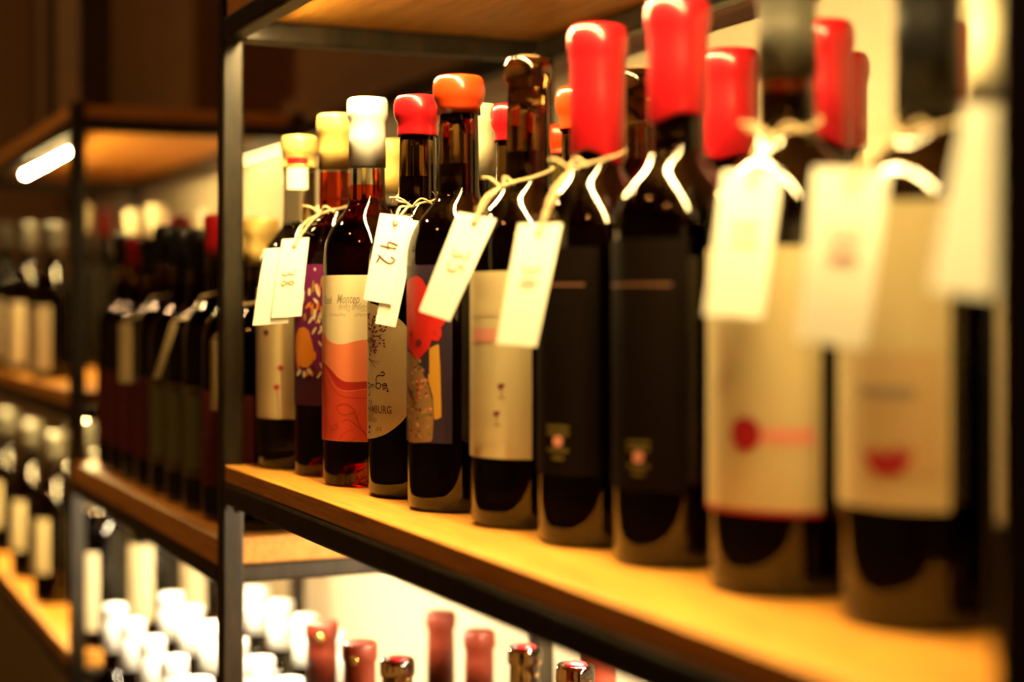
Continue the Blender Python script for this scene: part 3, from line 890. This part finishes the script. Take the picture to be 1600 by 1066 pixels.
# ------------------------------------------------------------------ price tags on twine
DIG = {'3': [[(.1, .85), (.4, 1), (.75, .85), (.7, .6), (.4, .52), (.75, .42), (.85, .2), (.5, 0), (.1, .12)]],
       '8': [[(.5, .52), (.2, .75), (.5, 1), (.8, .78), (.5, .52), (.15, .25), (.5, 0), (.85, .25), (.5, .52)]],
       '4': [[(.35, 1), (.15, .45), (.85, .5)], [(.7, .95), (.6, 0)]],
       '2': [[(.1, .75), (.35, 1), (.75, .85), (.65, .5), (.1, .02), (.3, .1), (.9, 0)]],
       '5': [[(.85, 1), (.3, 1), (.25, .6), (.7, .6), (.85, .3), (.5, 0), (.1, .1)]],
       '0': [[(.5, 1), (.15, .6), (.3, .05), (.7, .05), (.85, .6), (.5, 1)]]}
def price_tag(label, corners, st, sb, bottle, digits='', hole=(.5, .08), pale=False, second=None, digit_pos=(.5, .35), dsz=.24, ink='ink_pencil', loop_z=None, smooth_n=8):
    TL, TR = ray(*corners[0], st), ray(*corners[1], st)
    BR, BL = ray(*corners[2], sb), ray(*corners[3], sb)
    n = ((TR-TL).cross(BL-TL)).normalized()
    if n.dot(-TL) < 0: n = -n
    hp = TL.lerp(TR, hole[0]).lerp(BL.lerp(BR, hole[0]), hole[1])
    root = tag(empty('price_tag', hp), label, 'price tag', 'price tags on twine in the near rack')
    def P(u, v, o=0.0, sheet=0):
        q_ = TL.lerp(TR, u).lerp(BL.lerp(BR, u), v)
        bend = .0022*math.sin(math.pi*v)
        return q_ + n*(o+bend) - hp
    def card(u0, u1, v0, v1, off, name='card'):
        nu, nv = 4, 10; V, Fc = [], []
        th = .0005
        for side in (0, 1):
            for j in range(nv+1):
                for i in range(nu+1):
                    V.append(P(u0+(u1-u0)*i/nu, v0+(v1-v0)*j/nv, off-(th if side else 0)))
        N = (nu+1)*(nv+1)
        for j in range(nv):
            for i in range(nu):
                a_ = j*(nu+1)+i
                Fc.append((a_, a_+nu+1, a_+nu+2, a_+1)); Fc.append((N+a_, N+a_+1, N+a_+nu+2, N+a_+nu+1))
        rim = [i for i in range(nu+1)]+[j*(nu+1)+nu for j in range(1, nv+1)]+[nv*(nu+1)+i for i in range(nu-1, -1, -1)]+[j*(nu+1) for j in range(nv-1, 0, -1)]
        for k in range(len(rim)):
            a_, b__ = rim[k], rim[(k+1) % len(rim)]
            Fc.append((a_, b__, N+b__, N+a_))
        return link(name, mesh(name, V, Fc, 'paper_card'), root)
    c1 = card(0, 1, 0, 1, 0)
    if second: card(*second, -.0035)
    # pencil figures run down the card
    if digits:
        V, Fc = [], []
        lu, lv = (TR-TL).length, (BL-TL).length
        for k, ch in enumerate(digits):
            for stroke in DIG[ch]:
                pts = []
                for dx, dy in stroke:
                    vv = digit_pos[1] + (dx*.7+k*1.05)*dsz*lu/lv*1.0
                    uu = digit_pos[0] + (dy-.5)*dsz*1.25
                    pts.append(P(uu, vv, .0006))
                v_, f_ = tube_geo(smooth_path(pts, 6), .00060, 5)
                o_ = len(V); V += v_; Fc += [tuple(o_+i for i in q_) for q_ in f_]
        link('pencil_figures', mesh('pencil_figures', V, Fc, ink, True), c1)
    # eyelet
    V, Fc = tube_geo([P(hole[0], hole[1], .0004)+(TR-TL).normalized()*.0016*math.cos(t*math.pi/5)+(BL-TL).normalized()*.0016*math.sin(t*math.pi/5) for t in range(10)], .0005, 5, True)
    link('hole_rim', mesh('hole_rim', V, Fc, 'ink_brown', True), c1)
    # twine: a loop round the neck and two strands down to the hole
    ax = bottle.loc; zn = ax.z + bottle.h*(loop_z or .75)
    R = RN+.0022
    V, Fc = [], []
    d = Vector((hp.x-ax.x, hp.y-ax.y, 0)).normalized(); e = Vector((-d.y, d.x, 0))
    def strand(path, ply=2, rad=.00065, closed=False):
        path = smooth_path(path, smooth_n)
        run = 0.0
        for w in range(ply):
            q_, run = [], 0.0
            for i, p_ in enumerate(path):
                if i: run += (path[i]-path[i-1]).length
                t = run*1400+w*math.pi*2/ply
                tt = (path[min(i+1, len(path)-1)]-path[max(i-1, 0)]).normalized()
                s_ = tt.cross(Vector((.1, .2, .97))).normalized(); u_ = s_.cross(tt)
                q_.append(p_ + s_*(rad*.75*math.cos(t)) + u_*(rad*.75*math.sin(t)))
            v_, f_ = tube_geo(q_, rad, 5)
            o_ = len(V); V.extend(v_); Fc.extend([tuple(o_+i for i in f__) for f__ in f_])
    loop = []
    for k in range(15):
        t = .35+(2*math.pi-.7)*k/14
        loop.append(Vector((ax.x, ax.y, zn-.010*math.cos(t)*.6))+d*(R*math.cos(t))+e*(R*math.sin(t))-hp)
    hole_p = P(hole[0], hole[1], .0012)
    knot = Vector((ax.x, ax.y, zn-.009))+d*(R+.006)-hp
    mid_ = knot.lerp(hole_p, .5)+Vector((0, 0, .004))+n*.004
    strand([knot]+loop+[knot])
    strand([knot, mid_+e*.0025, hole_p, P(hole[0], hole[1], -.004)])
    strand([knot, mid_-e*.0030, hole_p+e*.0006, P(hole[0], max(0, hole[1]-.03), -.004)])
    for sgn in (-1, 1):         # loose ends of the knot
        strand([knot, knot+e*(sgn*.008)+Vector((0, 0, .006))+d*.003, knot+e*(sgn*.017)+Vector((0, 0, .004-.003*sgn))+d*.002], 2, .0006)
    link('twine', mesh('twine', V, Fc, 'twine', True), root)
    # loose fibres on the twine
    V, Fc = [], []
    rnd = random.Random(int(hp.x*1e5))
    for k in range(16):
        b0 = knot.lerp(hole_p, rnd.random()) if k % 2 else rnd.choice(loop)
        pts = [b0]
        dv = Vector((rnd.uniform(-1, 1), rnd.uniform(-1, 1), rnd.uniform(-.3, 1))).normalized()
        for j in range(3):
            dv = (dv+Vector((rnd.uniform(-.6, .6), rnd.uniform(-.6, .6), rnd.uniform(-.6, .6)))).normalized()
            pts.append(pts[-1]+dv*.0035)
        v_, f_ = tube_geo(smooth_path(pts, 4), .00013, 3)
        o_ = len(V); V += v_; Fc += [tuple(o_+i for i in q_) for q_ in f_]
    link('loose_fibres', mesh('loose_fibres', V, Fc, 'twine'), root)
    return root

price_tag('pale paper tag marked 38 hanging furthest left', [(441, 374), (483, 371), (471, 494), (424, 497)], 1.352, 1.342, b2, '38', hole=(.5, .10), second=(-.62, .55, .10, 1.07), digit_pos=(.42, .40), dsz=.36, ink='ink_faint')
price_tag('white paper tag marked 42 on twine beside the red wax bottle', [(594, 333), (642, 339), (612, 476), (568, 468)], 1.165, 1.150, b4, '42', hole=(.55, .10), second=(.55, 1.28, .02, 1.22), digit_pos=(.50, .31), dsz=.46, ink='ink_brown')
price_tag('slanted white tag marked 35 in front of the navy label', [(716, 331), (776, 342), (703, 502), (655, 486)], 1.052, 1.045, b6, '35', hole=(.5, .08), digit_pos=(.5, .34), dsz=.36, ink='ink_faint')
price_tag('blurred cream tag over the label with two little glasses', [(810, 350), (879, 349), (838, 542), (776, 537)], .965, .955, b7, '30', hole=(.5, .08), digit_pos=(.5, .34), dsz=.30, ink='ink_faint')
price_tag('blurred yellowish tag left of the grey capsule bottle', [(1130, 268), (1222, 266), (1192, 498), (1100, 492)], .782, .764, b9, '32', hole=(.5, .08), digit_pos=(.5, .34), dsz=.30, ink='ink_pink')
price_tag('large blurred cream tag between the two cream labels', [(1272, 262), (1390, 268), (1352, 545), (1245, 532)], .696, .676, b10, '38', hole=(.5, .08), digit_pos=(.5, .34), dsz=.30, ink='ink_pink')
price_tag('blurred cream tag with red figures at the right edge', [(1508, 165), (1602, 165), (1580, 470), (1452, 455)], .633, .600, b11, '45', hole=(.6, .06), digit_pos=(.62, .34), dsz=.30, ink='ink_wine')
def far_tag(label, px, py0, py1, w, s, lean=0.0):
    V, Fc = box_geo(-w/2, w/2, -.0004, .0004, -1, 0)
    h = (py1-py0)*s/F
    c = ray(px, py0, s)
    V = [(x+lean*z*h, y, z*h) for x, y, z in V]
    r = tag(empty('price_tag', c), label, 'price tag', 'price tags on the far bottles')
    link('card', mesh('card', V, Fc, 'paper_tan'), r)
    b = min(link_front, key=lambda q_: (q_.loc.xy-c.xy).length)
    ax = Vector((b.loc.x, b.loc.y, b.loc.z+b.h*.735))
    d = Vector((c.x-ax.x, c.y-ax.y, 0)).normalized(); e = Vector((-d.y, d.x, 0)); R_ = RN+.004
    loop = [ax+d*(R_*math.cos(k*math.pi/8))+e*(R_*math.sin(k*math.pi/8))+Vector((0, 0, -.004*math.cos(k*math.pi/8)))-c for k in range(17)]
    sh = Vector((b.loc.x, b.loc.y, b.loc.z+b.h*.655))+d*(b.r*.86)-c
    v_, f_ = tube_geo(smooth_path([Vector((0, -.001, -.004)), Vector((0, -.002, .003)), sh]+loop, 5), .0012, 6)
    link('twine', mesh('twine', v_, f_, 'twine', True), r)
far_tag('dim brown tag hanging on the linking shelf, left one', 196, 505, 598, .016, 1.93, -.0)
far_tag('dim brown slanted tag hanging on the linking shelf, middle one', 272, 505, 592, .008, 1.715, .32)
far_tag('narrow cream tag on the linking shelf beside the steel post', 336, 531, 641, .009, 1.555)
